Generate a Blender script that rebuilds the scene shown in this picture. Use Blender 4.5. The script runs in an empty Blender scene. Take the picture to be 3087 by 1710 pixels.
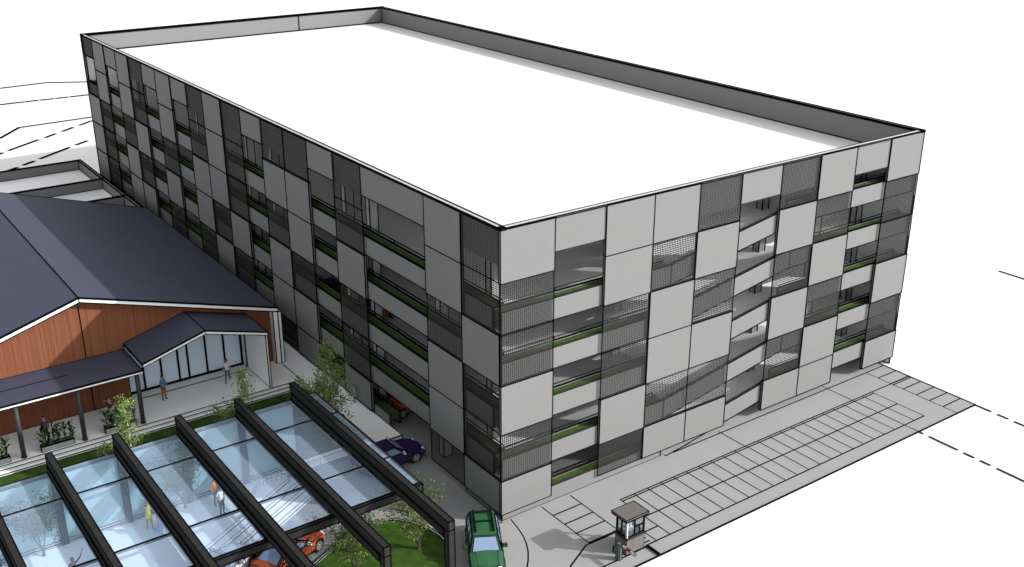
import bpy, bmesh, math, random
from mathutils import Vector, Matrix
random.seed(7)
R = math.radians
SC = bpy.context.scene
COL = SC.collection

# ------------------------------------------------------------------ materials
def mat(name, rgb, rough=.75, noise=.05, scale=3., spec=.25, metal=0., rgb2=None):
    m = bpy.data.materials.new(name); m.use_nodes = True
    nt = m.node_tree; b = nt.nodes['Principled BSDF']
    b.inputs['Roughness'].default_value = rough
    b.inputs['Specular IOR Level'].default_value = spec
    b.inputs['Metallic'].default_value = metal
    if noise <= 0:
        b.inputs['Base Color'].default_value = (*rgb, 1); return m
    tc = nt.nodes.new('ShaderNodeTexCoord'); nz = nt.nodes.new('ShaderNodeTexNoise')
    nz.inputs['Scale'].default_value = scale; nz.inputs['Detail'].default_value = 5
    nt.links.new(tc.outputs['Object'], nz.inputs['Vector'])
    cr = nt.nodes.new('ShaderNodeValToRGB')
    a = [max(0, c*(1-noise)) for c in rgb]; c2 = rgb2 or [min(1, c*(1+noise)) for c in rgb]
    cr.color_ramp.elements[0].position = .35; cr.color_ramp.elements[1].position = .65
    cr.color_ramp.elements[0].color = (*a, 1); cr.color_ramp.elements[1].color = (*c2, 1)
    nt.links.new(nz.outputs['Fac'], cr.inputs['Fac']); nt.links.new(cr.outputs['Color'], b.inputs['Base Color'])
    return m

M = {}
M['ink'] = mat('black_edge_strip', (.004, .004, .004), .95, 0, spec=0)
M['mesh'] = mat('dark_wire', (.035, .035, .035), .8, 0, spec=.1)
M['white'] = mat('white_render', (.86, .86, .86), .85, .012, 1.2)
M['roof_white'] = mat('white_roofing', (.64, .64, .64), .85, .012, .3)
M['ground'] = mat('white_ground', (.63, .63, .63), .9, .004, .05)
M['slab'] = mat('grey_paving', (.255, .255, .255), .9, .02, .6)
M['road'] = mat('grey_asphalt', (.29, .29, .29), .9, .03, 1.5)
M['conc'] = mat('grey_facade_panel', (.152, .152, .152), .85, .012, 1.4)
M['inner'] = mat('brightened_interior_concrete', (.84, .84, .84), .85, .02, 1)  # concrete lightened in colour to bounce more light through the storeys
M['innerg'] = mat('grey_interior_floor', (.60, .60, .60), .85, .02, 1)
M['hedge'] = mat('planter_green', (.045, .080, .020), .95, .2, 5, spec=.05)
M['grass'] = mat('lawn_green', (.034, .068, .013), .95, .22, 1.8, spec=.03)
M['slate'] = mat('dark_blue_roof', (.050, .053, .083), .7, .03, .8, spec=.15)
M['beam'] = mat('charcoal_steel', (.022, .022, .022), .9, .08, 3, spec=.05)
M['column'] = mat('dark_steel_column', (.035, .036, .038), .55, .05, 2)
M['black'] = mat('black_plastic', (.012, .012, .012), .6, 0)
M['tyre'] = mat('black_rubber', (.02, .02, .02), .8, .1, 9)
M['rim'] = mat('alloy_rim', (.42, .42, .42), .4, .03, 5, metal=.3)
M['lamp'] = mat('clear_lamp', (.85, .85, .85), .3, 0)
M['tail'] = mat('red_lamp', (.35, .02, .015), .35, 0)
M['plate'] = mat('white_plate', (.8, .8, .8), .5, 0)
M['orange'] = mat('shade_darkened_orange_paint', (.25, .050, .015), .45, .03, 2, spec=.3)  # car orange darkened in the colour to stand in for shade
M['orange2'] = mat('undarkened_orange_paint', (.46, .095, .028), .45, .03, 2, spec=.3)  # same car orange without the painted-in shade, for the dim garage
M['purple'] = mat('purple_car_paint', (.021, .009, .062), .45, .03, 2, spec=.25)
M['silver'] = mat('silver_car_paint', (.42, .42, .45), .45, .02, 2, spec=.3)
M['whitecar'] = mat('white_car_paint', (.75, .75, .75), .45, .02, 2, spec=.3)
M['green'] = mat('green_car_paint', (.024, .090, .040), .45, .05, 2, spec=.3)
M['carglass'] = mat('blue_car_glass', (.17, .23, .35), .12, .06, 1.2, spec=.5)
M['booth'] = mat('taupe_booth_stone', (.108, .102, .100), .8, .1, 2.2, rgb2=[.125, .104, .102])
M['soil'] = mat('dark_soil', (.02, .015, .01), .95, .3, 8)
M['trough'] = mat('grey_trough', (.36, .36, .36), .8, .03, 2)
M['maize'] = mat('dark_maize_leaf', (.020, .05, .010), .8, .5, 3, spec=.1, rgb2=[.07, .16, .03])
M['leafa'] = mat('birch_leaf', (.10, .155, .04), .8, .35, 2.5, spec=.1, rgb2=[.17, .25, .075])
M['leafb'] = mat('olive_leaf', (.055, .085, .020), .8, .4, 2.5, spec=.05, rgb2=[.12, .165, .04])
M['barkb'] = mat('pale_birch_bark', (.55, .48, .38), .9, .35, 6)
M['barkd'] = mat('brown_bark', (.07, .055, .038), .95, .3, 6)
M['kerb'] = mat('pale_kerb', (.40, .40, .40), .85, .02, 2)
M['red'] = mat('red_stripe', (.30, .03, .03), .6, 0)
M['pf'] = mat('grey_pane_frame', (.16, .18, .21), .5, 0)
M['gatepost'] = mat('grey_post', (.085, .095, .095), .6, .06, 3)

def glass_mat(name, fac, tint, dif):
    m = bpy.data.materials.new(name); m.use_nodes = True
    nt = m.node_tree; nt.nodes.clear()
    o = nt.nodes.new('ShaderNodeOutputMaterial'); mx = nt.nodes.new('ShaderNodeMixShader')
    t = nt.nodes.new('ShaderNodeBsdfTransparent'); t.inputs['Color'].default_value = (*tint, 1)
    d = nt.nodes.new('ShaderNodeBsdfDiffuse'); d.inputs['Color'].default_value = (*dif, 1)
    mx.inputs['Fac'].default_value = fac
    nt.links.new(t.outputs[0], mx.inputs[1]); nt.links.new(d.outputs[0], mx.inputs[2])
    nt.links.new(mx.outputs[0], o.inputs['Surface']); return m
M['roofglass'] = glass_mat('blue_roof_glass', .14, (.90, .95, 1.0), (.62, .77, .98))
M['wallglass'] = glass_mat('blue_wall_glass', .34, (.93, .98, 1.0), (.60, .80, .84))
M['cleardark'] = glass_mat('booth_glass', .12, (.75, .78, .8), (.3, .32, .34))

def window_mat():
    m = mat('pale_blue_window', (.70, .84, .98), .25, .02, .4, spec=.5); return m
M['window'] = window_mat()

def timber():
    m = bpy.data.materials.new('vertical_timber_boards'); m.use_nodes = True
    nt = m.node_tree; b = nt.nodes['Principled BSDF']; b.inputs['Roughness'].default_value = .75
    b.inputs['Specular IOR Level'].default_value = .15
    tc = nt.nodes.new('ShaderNodeTexCoord'); mp = nt.nodes.new('ShaderNodeMapping')
    mp.inputs['Scale'].default_value = (13, 13, .02)
    nt.links.new(tc.outputs['Object'], mp.inputs['Vector'])
    vo = nt.nodes.new('ShaderNodeTexNoise'); vo.inputs['Scale'].default_value = 1.; vo.inputs['Detail'].default_value = 3
    nt.links.new(mp.outputs[0], vo.inputs['Vector'])
    cr = nt.nodes.new('ShaderNodeValToRGB')
    cr.color_ramp.elements[0].position = .34; cr.color_ramp.elements[1].position = .66
    cr.color_ramp.elements[0].color = (.135, .047, .023, 1); cr.color_ramp.elements[1].color = (.205, .076, .038, 1)
    nt.links.new(vo.outputs['Fac'], cr.inputs['Fac']); nt.links.new(cr.outputs['Color'], b.inputs['Base Color'])
    return m
M['timber'] = timber()

# ------------------------------------------------------------------ mesh builder
class MB:
    def __init__(s): s.v = []; s.f = []; s.m = []
    def face(s, idx, m=0): s.f.append(idx); s.m.append(m)
    def poly(s, pts, m=0):
        n = len(s.v); s.v += [tuple(p) for p in pts]; s.face(list(range(n, n+len(pts))), m)
    def bar(s, a, b, t, m=1):
        a = Vector(a); b = Vector(b); d = b-a
        if d.length < 1e-6: return
        d.normalize(); up = Vector((0, 0, 1)) if abs(d.z) < .9 else Vector((1, 0, 0))
        x = d.cross(up).normalized(); y = d.cross(x).normalized(); h = t/2
        a = a-d*h; b = b+d*h; n = len(s.v)
        for p in (a, b):
            for sx, sy in ((-1, -1), (1, -1), (1, 1), (-1, 1)): s.v.append(tuple(p+x*h*sx+y*h*sy))
        for i in range(4):
            j = (i+1) % 4; s.face([n+i, n+j, n+4+j, n+4+i], m)
        s.face([n+3, n+2, n+1, n], m); s.face([n+4, n+5, n+6, n+7], m)
    def box(s, x0, x1, y0, y1, z0, z1, m=0, ink=0, inkm=1, skip=''):
        n = len(s.v)
        P = [(x, y, z) for z in (z0, z1) for (x, y) in ((x0, y0), (x1, y0), (x1, y1), (x0, y1))]
        s.v += P
        for q in ([3, 2, 1, 0], [4, 5, 6, 7], [0, 1, 5, 4], [1, 2, 6, 5], [2, 3, 7, 6], [3, 0, 4, 7]):
            s.face([n+i for i in q], m)
        if ink:
            E = [(0, 1), (1, 2), (2, 3), (3, 0), (4, 5), (5, 6), (6, 7), (7, 4), (0, 4), (1, 5), (2, 6), (3, 7)]
            for a, b in E: s.bar(P[a], P[b], ink, inkm)
    def prism(s, poly, vec, m=0, ink=0, inkm=1):
        vec = Vector(vec); A = [Vector(p) for p in poly]; B = [p+vec for p in A]; k = len(A)
        nrm = Vector((0, 0, 0))
        for i in range(k): nrm += A[i].cross(A[(i+1) % k])
        if nrm.dot(vec) > 0: A.reverse(); B.reverse()
        n = len(s.v); s.v += [tuple(p) for p in A+B]
        s.face(list(range(n, n+k)), m); s.face(list(range(n+2*k-1, n+k-1, -1)), m)
        for i in range(k):
            j = (i+1) % k; s.face([n+j, n+i, n+k+i, n+k+j], m)
        if ink:
            for i in range(k):
                j = (i+1) % k
                s.bar(A[i], A[j], ink, inkm); s.bar(B[i], B[j], ink, inkm); s.bar(A[i], B[i], ink, inkm)
    def tube(s, pts, r, n=8, m=0, caps=True):
        pts = [Vector(p) for p in pts]; k = len(pts)
        rs = r if isinstance(r, (list, tuple)) else [r]*k
        rings = []; px = None
        for i, p in enumerate(pts):
            d = (pts[min(i+1, k-1)]-pts[max(i-1, 0)]).normalized()
            if px is None:
                up = Vector((0, 0, 1)) if abs(d.z) < .9 else Vector((1, 0, 0)); px = d.cross(up).normalized()
            x = (px-d*px.dot(d)).normalized(); px = x; y = d.cross(x)
            st = len(s.v)
            for a in range(n):
                t = 2*math.pi*a/n; s.v.append(tuple(p+(x*math.cos(t)+y*math.sin(t))*rs[i]))
            rings.append(st)
        for i in range(k-1):
            for a in range(n):
                b = (a+1) % n; s.face([rings[i]+a, rings[i]+b, rings[i+1]+b, rings[i+1]+a], m)
        if caps:
            s.face([rings[0]+a for a in range(n-1, -1, -1)], m); s.face([rings[-1]+a for a in range(n)], m)
    def build(s, name, mats, parent=None, smooth=False, loc=(0, 0, 0)):
        me = bpy.data.meshes.new(name); me.from_pydata([tuple(v) for v in s.v], [], s.f)
        mats = mats if isinstance(mats, (list, tuple)) else [mats]
        for m in mats: me.materials.append(m)
        if len(mats) < 2: me.materials.append(M['ink'])
        me.polygons.foreach_set('material_index', s.m)
        if smooth: me.polygons.foreach_set('use_smooth', [True]*len(s.f))
        me.update()
        o = bpy.data.objects.new(name, me); COL.objects.link(o); o.location = loc
        if parent: o.parent = parent
        return o

def tag(o, label, cat, group=None):
    o['label'] = label; o['category'] = cat
    if group: o['group'] = group
    return o
def thing(name, label, cat, loc=(0, 0, 0), rz=0, group=None):
    o = bpy.data.objects.new(name, None); COL.objects.link(o); o.location = loc; o.rotation_euler = (0, 0, rz)
    o.empty_display_size = .3
    return tag(o, label, cat, group)
def struct(o): o['kind'] = 'structure'; return o
def copy_tree(o, parent=None):
    c = o.copy(); COL.objects.link(c)
    if parent: c.parent = parent
    for ch in list(o.children): copy_tree(ch, c)
    return c
def ngon(mb, pts, z0, z1, m=0, ink=0):
    mb.prism([(x, y, z0) for x, y in pts], (0, 0, z1-z0), m, ink)

# ------------------------------------------------------------------ measurements
W, W2, H, TOP = 3.3, 3.5114, 2.77654, 16.3816
BX, BY = 33.0, 70.228
ROOFZ = TOP-1.65

# ------------------------------------------------------------------ ground
g = MB(); g.poly([(-420, -420, -.03), (480, -420, -.03), (480, 620, -.03), (-420, 620, -.03)]); struct(g.build('ground', M['ground']))
g = MB(); g.poly([(-60, -6.95, 0), (32.24, -6.95, 0), (32.24, .5, 0), (32.24, 71, 0), (-60, 71, 0)])
g.bar((32.24, -6.95, 0), (32.24, 2, 0), .07); g.bar((-60, -6.95, 0), (32.24, -6.95, 0), .075)
struct(g.build('paving', M['slab']))

mk = MB(); Tm = .068
def line(*pts, t=Tm, z=.006):
    for a, b in zip(pts, pts[1:]):
        d = Vector((b[0]-a[0], b[1]-a[1], 0)).normalized(); w = t*(1+.45*abs(d.x)); n = Vector((-d.y, d.x, 0))*w/2; d = d*t/2
        A = Vector((a[0], a[1], z))-d; B = Vector((b[0], b[1], z))+d
        mk.poly([A-n, B-n, B+n, A+n])
xs0, xs1, st = 6.57, 28.29, .987
line((6.57, -2.16), (28.29, -2.16)); line((6.57, -1.98), (28.27, -1.98)); line((28.29, -1.98), (32.2, -2.0), z=.0065)
line((28.29, -2.0), (28.29, -5.93)); line((5.0, -5.93), (28.29, -5.93)); line((6.57, -3.96), (28.29, -3.96))
for i in range(22):
    x = 6.57+i*st; line((x, -2.0), (x, -5.93), z=.007)
line((5.6, -5.0), (6.57, -5.0)); line((5.6, -5.93), (5.6, -3.0))
line((30.31, .0), (30.31, -6.9)); line((12.4, .0), (32.2, .03))
for y in (-.95, -1.96, -2.16, -2.92, -3.92, -4.9, -5.89): line((30.33, y), (32.22, y), z=.0065)
line((26.3, .6), (26.3, -6.95), z=.0075); line((16.36, .55), (16.36, -2.0), z=.0075)
line((11.77, -.02), (16.35, .5)); line((11.77, -.02), (11.77, .5))
line((4.6, -.05), (4.6, -3.85)); line((2.64, -.05), (2.64, -4.05), (4.5, -4.05))
for y in (-1.04, -2.03, -3.02): line((2.64, y), (4.6, y), z=.0065)
line((.25, -5.6), (.68, -5.02), (2.38, -4.13), (4.3, -4.16)); line((1.6, -6.02), (5.0, -6.02)); line((3.5, -5.95), (3.15, -5.35), (3.5, -5.0))
line((4.9, -5.4), (5.3, -5.4)); line((4.9, -5.7), (5.3, -5.7))
arc = [(.6, -.02), (.5, -.6), (.36, -1.2), (.2, -1.75), (-.04, -2.3), (-.35, -2.85), (-.75, -3.4), (-1.2, -3.9), (-1.8, -4.4)]
line(*arc, t=.06)
struct(mk.build('parking_markings', M['ink']))

mk = MB()
dash = [[(3.6, 133.9), (10.3, 134.2), (15.3, 131.3)], [(1.3, 122.2), (2.6, 122.25)], [(2.75, 122.2), (4.0, 122.15)], [(4.6, 122.1), (5.9, 122.05)], [(6.6, 122.0), (7.9, 121.95)], [(8.6, 121.9), (9.9, 121.85)], [(10.6, 121.8), (12.0, 121.75)], [(12.2, 121.8), (12.8, 121.7)], [(-3.1, 102.4), (0.1, 106.8), (9.2, 107.3)], [(-5.4, 94.1), (-4.5, 94.9)], [(-3.5, 95.7), (0.4, 98.8)], [(1.6, 99.6), (2.9, 100.7)], [(4.1, 101.6), (5.6, 102.8)], [(6.8, 103.7), (8.6, 105.1)], [(-5.8, 86.5), (-4.6, 87.3)], [(-3.6, 88.1), (-2.4, 89.0)], [(-1.4, 89.8), (2.5, 92.9)], [(3.7, 93.8), (5.1, 94.8)]]
for s in dash: line(*s, t=.52 if s[0][1] > 115 else .40, z=.01)
for y0, y1 in ((-6.95, -8.01), (-8.56, -9.17), (-9.69, -10.3), (-10.8, -11.4)): line((32.23, y0), (32.23, y1), t=.15, z=.01)
for y0, y1 in ((-6.95, -7.2), (-7.72, -9.56), (-10.07, -10.64), (-11.14, -11.69), (-12.2, -13.9)): line((26.31, y0), (26.31, y1), t=.15, z=.01)
line((55.18, 5.53), (55.2, 2.6), t=.24, z=.01)
struct(mk.build('boundary_lines', M['ink']))

# plaza, lawns, island, platform
g = MB(); g.poly([(-45, -12, .004), (-13.0, 4.55, .004), (-6.3, 8.4, .004), (-6.3, 10.6, .004), (-5.9, 10.6, .004), (-5.9, 11.9, .004), (-45, 11.9, .004)]); struct(g.build('plaza_floor', M['white']))
g = MB(); g.poly([(-45, 11.9, .006), (-1.6, 11.9, .006), (-1.6, 20.3, .006), (-45, 20.3, .006)]); struct(g.build('lawn', M['grass']))
isl = [(-12.6, .87), (-9.72, 2.33), (-7.53, 3.44), (-6.6, 3.68), (-5.82, 3.75), (-5.09, 3.68), (-4.46, 3.31), (-3.87, 2.57), (-3.5, 1.6), (-3.38, .76), (-3.46, .0), (-3.8, -.9), (-4.5, -1.9), (-5.6, -2.8), (-7, -3.3), (-9, -3.4), (-11, -2.4), (-12.4, -.8)]
g = MB(); ngon(g, isl, 0, .05); struct(g.build('island_lawn', M['grass']))
kb = MB()
ctr = Vector((-8, .2))
out = [tuple(ctr+(Vector(p)-ctr)*1.0+(Vector(p)-ctr).normalized()*.14) for p in isl]
for i in range(len(isl)):
    j = (i+1) % len(isl)
    kb.prism([(*isl[i], 0), (*isl[j], 0), (*out[j], 0), (*out[i], 0)], (0, 0, .12))
    for L, z in ((isl, .12), (out, .12), (out, 0.01)): kb.bar((*L[i], z), (*L[j], z), .045)
struct(kb.build('island_kerb', M['kerb']))

g = MB(); t = .05
g.box(-45, -1.62, 20.9, 52, 0, .3); g.box(-1.62, .16, 10.62, 71, 0, .298, 0, 0)
g.box(-7.3, -1.62, 10.62, 11.74, 0, .12)
for (y0, y1, z) in ((20.57, 20.9, .2), (20.24, 20.57, .1)): g.box(-45, -1.62, y0, y1, 0, z)
for y, z in ((20.9, .3), (20.57, .2), (20.24, .1)):
    g.bar((-45, y, z), (-1.62, y, z), .045); g.bar((-45, y+.0, z-.095), (-1.62, y, z-.095), .02)
g.bar((-1.62, 10.62, .3), (-1.62, 24.2, .3), .05); g.bar((-1.62, 10.62, .3), (.16, 10.62, .3), .06); g.bar((-1.62, 10.62, .02), (.16, 10.62, .02), .05)
g.bar((.14, 10.62, .3), (.14, 25, .3), .04); g.bar((.14, 10.62, 0), (.14, 10.62, .3), .05)
g.bar((-7.3, 10.62, .12), (-1.62, 10.62, .12), .05); g.bar((-7.3, 10.62, .01), (-1.62, 10.62, .01), .05)
struct(g.build('pavement', M['white']))

# diagonal entrance steps of the plaza and the curved rail
g = MB()
d = Vector((-.868, -.497, 0)); nrm = Vector((.497, -.868, 0))
for k in range(4):
    a = Vector((-7.45+.05*k, 10.5-.05*k, 0))+nrm*(.62*k); b = a+d*(7.2-.4*k)
    g.prism([a, b, b+nrm*.22, a+nrm*.22], (0, 0, .035), 0, .022)
struct(g.build('plaza_steps', M['white']))
hr = MB(); pts = []
A = Vector((-7.3, 10.75, 0)); B = Vector((-9.8, 9.75, 0))
for i in range(11):
    s = i/10; p = A.lerp(B, s)+Vector((-.25, .45, 0))*math.sin(s*math.pi)*.9; pts.append(p)
hr.tube([p+Vector((0, 0, .5)) for p in pts], .022, 6); hr.tube([p+Vector((0, 0, .3)) for p in pts], .018, 6)
for p in pts: hr.tube([p, p+Vector((0, 0, .5))], .018, 6)
hr.tube([(-7.3, 10.75, .5), (-3.1, 10.78, .5)], .022, 6)
for x in (-7.2, -5.2, -3.15): hr.tube([(x, 10.76, .1), (x, 10.76, .5)], .018, 6)
tag(hr.build('handrail', mat('grey_rail', (.2, .22, .26), .5, 0)), 'thin grey handrail curving along the edge of the plaza under the glass canopy', 'handrail')

# ------------------------------------------------------------------ parking garage
G = thing('parking_garage', 'large grey multi-storey parking garage with checkered solid and mesh facade panels', 'building')
def zrow(k): return TOP-k*H
ROWZ = [(zrow(k+1) if k < 5 else .47, zrow(k)) for k in range(6)]

right = {1: 'WMMWMW', 2: 'POOOOO', 3: 'WWMMWM', 4: 'WMWWMW', 5: 'MWMWMW', 6: 'POOOOO', 7: 'MWMWMW', 8: 'WMWMWW', 9: 'POOOOO', 10: 'WMMWMW'}
left = {1: 'MMWMMW', 2: 'WWMWWM', 3: 'QOOOOO', 4: 'XXXXXX', 5: 'MMWMMW', 6: 'POOOOO', 7: 'MWWMWW', 8: 'MWMWWM', 9: 'POOOOO', 10: 'MMMWMW', 11: 'WWWMWM', 12: 'MMWWMW', 13: 'POOOOO', 14: 'WWMWMW', 15: 'POOOOO', 16: 'MMWMWW', 17: 'WWMWWW', 18: 'POOOOO', 19: 'WWMMMW', 20: 'DDWWWW'}

def wall_panel(axis, u0, u1, z0, z1, t, name='wall_panel', dep=.0):
    mb = MB()
    if axis == 'x': mb.box(u0, u1, dep, .14, z0, z1, 0, t); mb.m[4] = 2  # inner face whitened to throw light into the garage
    else: mb.box(dep, .14, u0, u1, z0, z1, 0, t); mb.m[3] = 2
    return mb.build(name, [M['conc'], M['ink'], M['inner']], G)
def mesh_panel(axis, u0, u1, z0, z1, t, n=27, name='mesh_panel'):
    mb = MB(); w = (u1-u0)/n; bw = w*(.31 if axis == 'x' else .25); nz = max(3, round((z1-z0)/w)); hz = (z1-z0)/nz  # same mesh product; wires thinned on the left facade to lighten its shade
    def bx(a0, a1, d0, d1, b0, b1):
        if axis == 'x': mb.box(a0, a1, d0, d1, b0, b1)
        else: mb.box(d0, d1, a0, a1, b0, b1)
    for i in range(n+1):
        u = u0+i*w; bx(u-bw/2, u+bw/2, .036, .044, z0, z1)
    for i in range(nz+1):
        z = z0+i*hz; bx(u0, u1, .0445, .052, z-bw/2, z+bw/2)
    P = [(u0, z0), (u1, z0), (u1, z1), (u0, z1)]
    for a, b in zip(P, P[1:]+P[:1]):
        if axis == 'x': mb.bar((a[0], .04, a[1]), (b[0], .04, b[1]), t)
        else: mb.bar((.04, a[0], a[1]), (.04, b[0], b[1]), t)
    return mb.build(name, M['mesh'], G)
for c, pat in right.items():
    u0, u1 = (c-1)*W, c*W; t = .042+.0018*c
    for k, ch in enumerate(pat):
        z0, z1 = ROWZ[k]
        if ch == 'W': wall_panel('x', u0, u1, z0, z1, t)
        elif ch == 'M': mesh_panel('x', u0, u1, z0, z1, t)
        elif ch == 'P': wall_panel('x', u0, u1, TOP-.66*H, z1, t, 'parapet_panel', .05)
for c, pat in left.items():
    u0, u1 = (c-1)*W2, c*W2; t = .045+.0026*c
    if c == 1: u0 = .14
    for k, ch in enumerate(pat):
        z0, z1 = ROWZ[k]
        if ch == 'W': wall_panel('y', u0, u1, z0, z1, t)
        elif ch == 'M': mesh_panel('y', u0, u1, z0, z1, t)
        elif ch == 'P': wall_panel('y', u0, u1, TOP-.66*H, z1, t, 'parapet_panel', .05)
        elif ch == 'Q': 
            if k == 0: wall_panel('y', u0, u1+W2, TOP-.66*H, z1, t, 'parapet_panel', .05)
        elif ch == 'D':
            if k == 0: mesh_panel('y', u0, u1, TOP-.66*H, z1, t)
            else: mesh_panel('y', u0, u1, z0, z0+.43*H, t)
# planter troughs: spandrel, bed, back rim, handrail
def trough(axis, a0, a1, ztop, zbot, t):
    mb = MB()
    def bx(m, u0, u1, d0, d1, z0, z1, ink=0):
        if axis == 'x': m.box(u0, u1, d0, d1, z0, z1, 0, ink)
        else: m.box(d0, d1, u0, u1, z0, z1, 0, ink)
    bx(mb, a0, a1, .17, .27, zbot, ztop, t*.8); mb.m[4 if axis == 'x' else 3] = 2; sp = mb.build('spandrel_wall', [M['conc'], M['ink'], M['inner']], G)
    mb = MB(); bx(mb, a0+.01, a1-.01, .275, .80, ztop-.35, ztop-.06); mb.build('planting_bed', M['hedge'], sp)
    mb = MB(); bx(mb, a0, a1, .81, .89, ztop-.75, ztop+.02, t*.8); mb.m[4 if axis == 'x' else 3] = 2; mb.build('planter_rim', [M['conc'], M['ink'], M['inner']], sp)
    mb = MB(); r = .02
    P = (lambda u, z: (u, 1.0, z)) if axis == 'x' else (lambda u, z: (1.0, u, z))
    mb.bar(P(a0+.3, ztop+.12), P(a1-.1, ztop+.12), t*.75, 0)
    n = max(2, int((a1-a0)/3.5))
    for i in range(n+1):
        u = a0+.3+(a1-a0-.4)*i/n; mb.bar(P(u, ztop-.3), P(u, ztop+.12), t*.6, 0)
    mb.build('handrail', M['ink'], sp)
ZL = [TOP-(k+.57)*H for k in range(6)]
ZH = [TOP-k*H for k in range(6)]
for k in range(1, 6):
    zb = max(zrow(k+1), 0) if k < 5 else 0
    if k < 5:
        trough('y', .95, 70, ZL[k], zrow(k+1), .075)
    else:
        trough('y', .95, 3.6, ZL[k]+.1, 0, .06); trough('y', 12.1, 14.05, ZL[k]+.1, 0, .06); trough('y', 14.06, 70, ZL[k], 0, .08)
    trough('x', .17, 11.5, ZL[k], zb, .052)
    trough('x', 21.3, 32.85, ZH[k], ZH[k]-.43*H, .068)
    # ramp
    x0, x1 = 11.5, 21.3
    def strip(y0, y1, za, zb_, m, nm, inkk):
        mb = MB(); lo = .43*H
        mb.prism([(x0, y0, ZL[k]-lo+za), (x1, y0, ZH[k]-lo+za), (x1, y0, ZH[k]-lo+zb_), (x0, y0, ZL[k]-lo+zb_)], (0, y1-y0, 0), 0, inkk)
        return mb.build(nm, m, G)
    strip(.17, .30, 0, .43*H, M['conc'], 'ramp_parapet', .06)
    strip(5.6, 5.73, 0, .43*H+.1, M['conc'], 'ramp_parapet', .06)
    strip(.31, 5.59, -.02, .05, M['white'], 'ramp_floor', 0)
# floors, core walls, columns
for k in range(1, 5):
    z = zrow(k+1)
    mb = MB(); mb.box(.28, 11.5, .28, BY-.3, z+.005, z+.04); mb.box(11.5, 21.3, 5.75, BY-.3, z+.005, z+.04); mb.build('floor_slab', M['innerg'], G)
for k in range(1, 6):
    z = ZH[k]-.43*H
    mb = MB(); mb.box(21.3, 32.8, .28, BY-.3, z+.005, z+.04); mb.build('floor_slab', M['inner'], G)
mb = MB(); mb.box(.31, 32.69, .31, BY-.31, ROOFZ-.25, ROOFZ-.02); mb.build('roof_slab', M['inner'], G)
mb = MB(); mb.box(.3, 32.7, .3, BY-.3, ROOFZ-.015, ROOFZ); mb.build('roof_deck', M['roof_white'], G)
for (x, ya) in ((1.35, [2.6, 7.6, 15.3, 18.4, 29.3, 33.6, 43.4, 50.4, 57.6, 61.6]), (10.9, [4, 12, 20, 28]), (22.0, [3.2, 9, 16]), (27.0, [3.0, 9]), (31.4, [3.2])):
    for y in ya:
        mb = MB(); mb.box(x-.28, x+.28, y-.22, y+.22, .0, ROOFZ-.3, 0, .06); mb.build('column', M['trough'], G)
mb = MB(); mb.box(28.4, 32.6, 4.6, 4.8, .0, ROOFZ-.3, 0, .05); mb.build('core_wall', M['inner'], G)
# parapet upstands and copings
mb = MB(); mb.box(.145, .3, .3, BY-.3, ROOFZ-.28, TOP-.03); mb.box(.15, BX-.15, .145, .3, ROOFZ-.28, TOP-.03)
mb.box(BX-.3, BX-.15, .3, BY-.3, ROOFZ, TOP-.03); mb.box(.15, BX-.15, BY-.3, BY-.15, ROOFZ, TOP-.03); mb.build('parapet', M['conc'], G)
mb = MB()
def cop(x0, x1, y0, y1, t): mb.box(x0, x1, y0, y1, TOP-.02, TOP+.05, 0, t)
cop(.0, .32, .0, BY, .07); cop(.0, BX, .0, .32, .05); cop(BX-.32, BX, .0, BY, .095); cop(0, BX, BY-.32, BY, .14)
mb.bar((BX-.3, .3, ROOFZ+.02), (BX-.3, BY-.3, ROOFZ+.02), .11); mb.bar((.3, BY-.3, ROOFZ+.02), (BX-.3, BY-.3, ROOFZ+.02), .2)
mb.bar((BX-.3, BY-.3, ROOFZ), (BX-.3, BY-.3, TOP), .1); mb.bar((22.6, BY-.31, ROOFZ), (22.6, BY-.31, TOP), .09)
mb.bar((.0, BY, .4), (.0, BY, TOP), .13)
mb.build('coping', M['kerb'], G)
# rear sides: open storeys with spandrels
for k in range(0, 6):
    mb = MB()
    if k == 0: z0, z1 = TOP-.66*H, TOP-.03
    else: z0, z1 = (zrow(k+1) if k < 5 else 0), ZL[k]
    mb.box(BX-.14, BX, .14, BY-.14, z0, z1, 0, .07); mb.box(8, BX, BY-.14, BY, z0, z1, 0, .1); (mb.box(.15, 8, BY-.14, BY, 0, TOP-.03, 0, .1) if k == 0 else None)
    if k == 0: mb.box(BX-.2, BX-.145, .05, 14, 0, TOP-.7*H, 0, .05)
    mb.build('rear_spandrel', M['inner'], G)
# plinth under the panels
mb = MB(); mb.box(.2, 12.2, .2, .26, 0, .5); mb.box(12.2, 16.4, .2, .26, 0, .5); mb.build('plinth', M['conc'], G)
mb = MB(); mb.box(0, .05, 0, .05, .0, .47); mb.build('corner_post', M['ink'], G)

# ------------------------------------------------------------------ timber hall
Hh = thing('timber_hall', 'gabled timber clad hall with dark blue roof and glazed entrance', 'building')
gx0, gx1, rx, ez, rz, fy, by, wy = -26.4, -1.5, -14.0, 4.36, 8.12, 24.1, 50.8, 24.6
P = .3
mb = MB(); th = .22
mb.prism([(rx, fy, rz), (gx1, fy, ez), (gx1, fy, ez-th), (rx, fy, rz-th)], (0, by-fy, 0), 0, .06)
mb.prism([(rx, fy, rz), (gx0, fy, ez), (gx0, fy, ez-th), (rx, fy, rz-th)], (0, by-fy, 0), 0, .06)
mb.build('roof', M['slate'], Hh)
mb = MB(); e = .25
for xx in (gx1, gx0): mb.prism([(rx, fy-.05, rz-.02), (xx, fy-.05, ez-.02), (xx, fy-.05, ez-.02-e), (rx, fy-.05, rz-.02-e)], (0, .2, 0), 0, .055)
mb.build('fascia', M['white'], Hh)
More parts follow.
